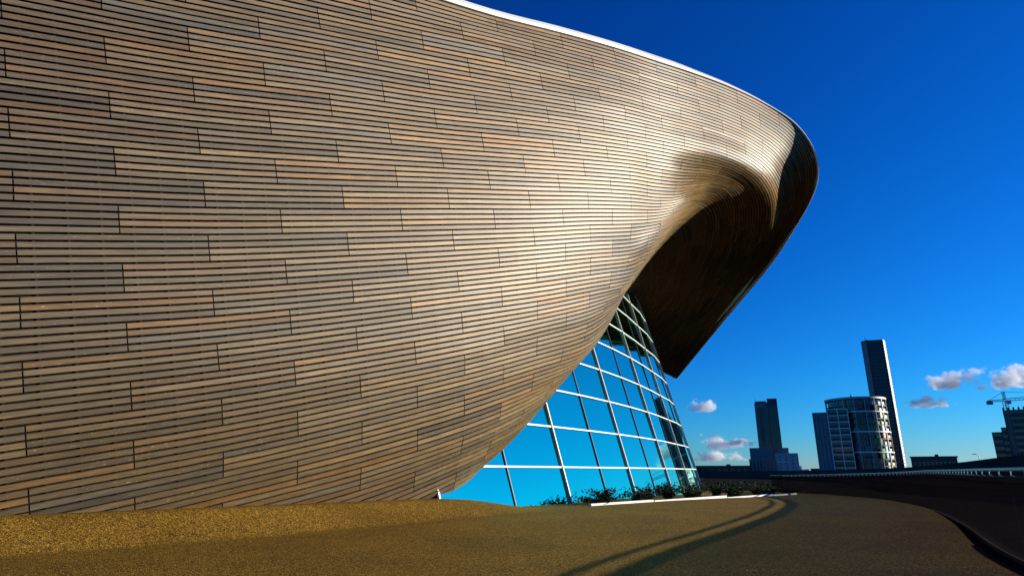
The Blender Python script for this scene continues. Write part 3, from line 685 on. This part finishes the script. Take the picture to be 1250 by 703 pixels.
for k in range(40):
    zf = 3 + (zt2 - 6)*k/39; mb = MB(); mb.prism([(xm + .3, Y + .1), (xb + .12, Y + 5), (xb - .05, Y + 5.1), (xm + .1, Y + .2)], zf, zf + 1.5); mb.build('balcony', M['white'], tt)
mb = MB(); mb.box((xa + 5, Y + 6, zt2 + .8), (3, 3, 1.6)); mb.tube([(xa + 4, Y + 3, zt2), (xa + 4, Y + 3, zt2 + 4)], .25, 6); mb.build('roof_plant', M['crane'], tt)

# low flat-roofed block
face_camera(1142, 240)
Y = 240; rb, zb_ = block('flat_roofed_block', 'low dark flat-roofed block rising just over the boundary wall, right of the slender tower', hor(1114, Y), hor(1171, Y), Y, 14, 558, M['dkclad'])
mb = MB(); mb.box(((hor(1113, Y)+hor(1172.5, Y))/2, Y + 7, zb_ + .2), (hor(1172.5, Y)-hor(1113, Y), 15, .4)); mb.build('roof', M['conc'], rb)
mb = MB(); mb.box((hor(1147, Y), Y + 6, zb_ + .8), (1.4, 1.4, .8)); mb.build('roof_vent', M['dkclad'], rb)
for k in range(10):
    mb = MB(); mb.box((hor(1119.5 + k*5.2, Y), Y - .06, zb_ - 2.2), (1.0, .1, 1.5)); mb.build('window', M['dglass'], rb)
# block under construction and its crane
face_camera(1250, 350)
Y = 350; xq = hor(1219.5, Y)
cb = empty('unfinished_block', (xq, Y, -.6), 'dark stepped concrete block under construction at the right edge, beneath the crane', 'building')
for nm, a, b, yt in (('lower_wing', 1220, 1233, 526.5), ('middle_wing', 1233, 1240, 521), ('core', 1240, 1300, 500)):
    h_ = hgt(yt, Y); xa_, xb_ = hor(a, Y), hor(b, Y)
    mb = MB(); mb.box(((xa_+xb_)/2, Y + 9, h_/2), (xb_-xa_-.06, 18, h_)); mb.build(nm, M['dkclad'], cb)
    nfl = int(h_/3.2)
    for k in range(nfl):
        mb = MB(); mb.box(((xa_+xb_)/2, Y - .1, h_*(k+.62)/nfl), ((xb_-xa_)*.9, .2, h_/nfl*.42)); mb.build('floor_opening', M['dglass'], cb)
for k in range(9):
    mb = MB(); h_ = hgt(500, Y); mb.box((hor(1241.5 + k*6.5, Y), Y + 1, h_ + .7), (1.1, 1.1, 1.5)); mb.build('column_stub', M['conc'], cb)
XF = None
Y = 345; cxn = hor(1246, Y)
cr_ = empty('tower_crane', (cxn, Y, -.6), 'tower crane with a long horizontal jib standing over the unfinished block', 'crane')
zj = hgt(489.5, Y)
def truss(a, b, w_, h_, n_, nm):
    mb = MB(); a, b = Vector(a), Vector(b); d = (b - a); t = d.normalized()
    s_ = t.cross(Vector((0, 0, 1)) if abs(t.z) < .9 else Vector((0, 1, 0))).normalized()*w_/2; u_ = s_.cross(t).normalized()*h_/2
    cn = [-s_-u_, s_-u_, s_+u_, -s_+u_]
    for c in cn: mb.tube([a + c, b + c], .12, 5)
    for k in range(n_):
        p_, q_ = a + d*(k/n_), a + d*((k+1)/n_)
        for i in range(4): mb.tube([p_ + cn[i], q_ + cn[(i+1) % 4]], .07, 4)
    return mb.build(nm, M['crane'], cr_)
truss((cxn, Y, -.6), (cxn, Y, zj), 1.7, 1.7, 26, 'mast')
jd = Vector((.94, -.34, .06)).normalized()
truss(Vector((cxn, Y, zj + .6)), Vector((cxn, Y, zj + .6)) + jd*42, 1.1, 1.3, 22, 'jib')
cj = Vector((cxn, Y, zj + .6)); truss(cj, cj - jd*8, 1.2, .9, 6, 'counter_jib')
mb = MB(); mb.box(tuple(cj - jd*7.2 - Vector((0, 0, .8))), (2.6, 1.7, 1.9), math.atan2(jd.y, jd.x)); mb.build('counterweight', M['crane'], cr_)
truss(cj, cj + Vector((0, 0, 4.6)), .9, .9, 4, 'apex')
mb = MB(); mb.box((cxn + 1.3, Y - .8, zj - .6), (1.6, 1.6, 2)); mb.build('cab', M['ltclad'], cr_)
mb = MB(); ap_ = cj + Vector((0, 0, 4.5)); mb.tube([ap_, cj + jd*28 + Vector((0, 0, .6))], .09, 4); mb.tube([ap_, cj - jd*7.5 + Vector((0, 0, .4))], .09, 4); mb.build('tie_cable', M['crane'], cr_)
# street lamp beyond the wall
lp = at(1196, 562, 84); lx, ly = lp.x, lp.y; zt3 = hgt(554, ly)
lr = empty('street_lamp', (lx, ly, -.6), 'small grey street lamp poking up over the boundary wall', 'street lamp')
mb = MB(); mb.tube([(lx, ly, -.6), (lx, ly, zt3 - .2), (lx - .25, ly, zt3), (lx - .5, ly, zt3 + .02)], .045, 6); mb.build('pole', M['rail'], lr)
mb = MB(); mb.box((lx - .6, ly, zt3), (.36, .16, .09)); mb.build('lamp_head', M['rail'], lr)
# ------------------------------------------------------------------ clouds
def cloud_mat(seed):
    m = bpy.data.materials.new('cloud_vapour'); m.use_nodes = True; n = m.node_tree
    for x in list(n.nodes):
        if x.type != 'OUTPUT_MATERIAL': n.nodes.remove(x)
    out = n.nodes[0]; pv = n.nodes.new('ShaderNodeVolumePrincipled')
    pv.inputs['Color'].default_value = (.96, .98, 1, 1); pv.inputs['Anisotropy'].default_value = 0
    tc = n.nodes.new('ShaderNodeTexCoord')
    def nz(scale, detail, rough, off):
        mp = n.nodes.new('ShaderNodeMapping'); mp.inputs['Location'].default_value = (off, off*.7, seed*3.1); mp.inputs['Scale'].default_value = (1.5, 1, .75)
        n.links.new(tc.outputs['Object'], mp.inputs[0])
        t = n.nodes.new('ShaderNodeTexNoise'); t.inputs['Scale'].default_value = scale; t.inputs['Detail'].default_value = detail; t.inputs['Roughness'].default_value = rough
        n.links.new(mp.outputs[0], t.inputs['Vector']); return t.outputs[0]
    def mth(op, a, b, cl=False):
        q = n.nodes.new('ShaderNodeMath'); q.operation = op; q.use_clamp = cl
        for i, v in enumerate((a, b)):
            if isinstance(v, (int, float)): q.inputs[i].default_value = v
            else: n.links.new(v, q.inputs[i])
        return q.outputs[0]
    ln = n.nodes.new('ShaderNodeVectorMath'); ln.operation = 'LENGTH'; n.links.new(tc.outputs['Object'], ln.inputs[0])
    sx = n.nodes.new('ShaderNodeSeparateXYZ'); n.links.new(tc.outputs['Object'], sx.inputs[0])
    shape = mth('MULTIPLY', mth('POWER', ln.outputs['Value'], 1.5), -.75)
    low = mth('MULTIPLY', mth('MAXIMUM', mth('SUBTRACT', -.28, sx.outputs[2]), 0), -1.6)      # flatter below
    body = mth('MULTIPLY', mth('SUBTRACT', nz(1.5, 3, .5, seed), .5), 2.0)
    puff = mth('MULTIPLY', mth('SUBTRACT', nz(4.5, 5, .62, seed + 9), .5), 1.1)
    d = mth('ADD', mth('ADD', mth('ADD', shape, low), mth('ADD', body, puff)), .22)
    n.links.new(mth('MULTIPLY', mth('MULTIPLY', d, 5, True), CLOUD_D), pv.inputs['Density']); n.links.new(pv.outputs[0], out.inputs['Volume'])
    return m
XF = None
def cloud(px, py, wpx, hpx, label, seed, Y=2600):
    den = FPX*CP - SP*(351.5-py); k = Y/den; X = Y*(px-625)/den
    c = Vector((X, Y, hgt(py, Y)))
    bm = bmesh.new(); bmesh.ops.create_icosphere(bm, subdivisions=3, radius=1.0)
    me = bpy.data.meshes.new('cloud'); bm.to_mesh(me); bm.free()
    o = link('cloud', me, cloud_mat(seed)); o.location = c; o.scale = (wpx*k/2, wpx*k/3.2, hpx*k/2); o.rotation_euler = (0, 0, -math.atan2(X, Y))
    tag(o, label, 'cloud', 'small white clouds low in the sky')
cloud(1172, 466, 104, 46, 'white puffy cloud above the crane, left of the larger one at the frame edge', 1.0)
cloud(1236, 464, 104, 54, 'largest white cloud, cut by the right edge of the picture above the crane', 2.4)
cloud(1135, 492, 70, 28, 'small flat white cloud alone between the slender tower and the crane', 4.2)
cloud(857, 497, 60, 28, 'small grey white cloud just right of the overhanging nose and the glass wall', 6.3)
cloud(886, 540, 92, 38, 'wide grey cloud low between the glass wall and the blue grey tower', 8.35)
cloud(880, 558, 90, 26, 'lowest grey cloud, just above the long low building', 10.0)
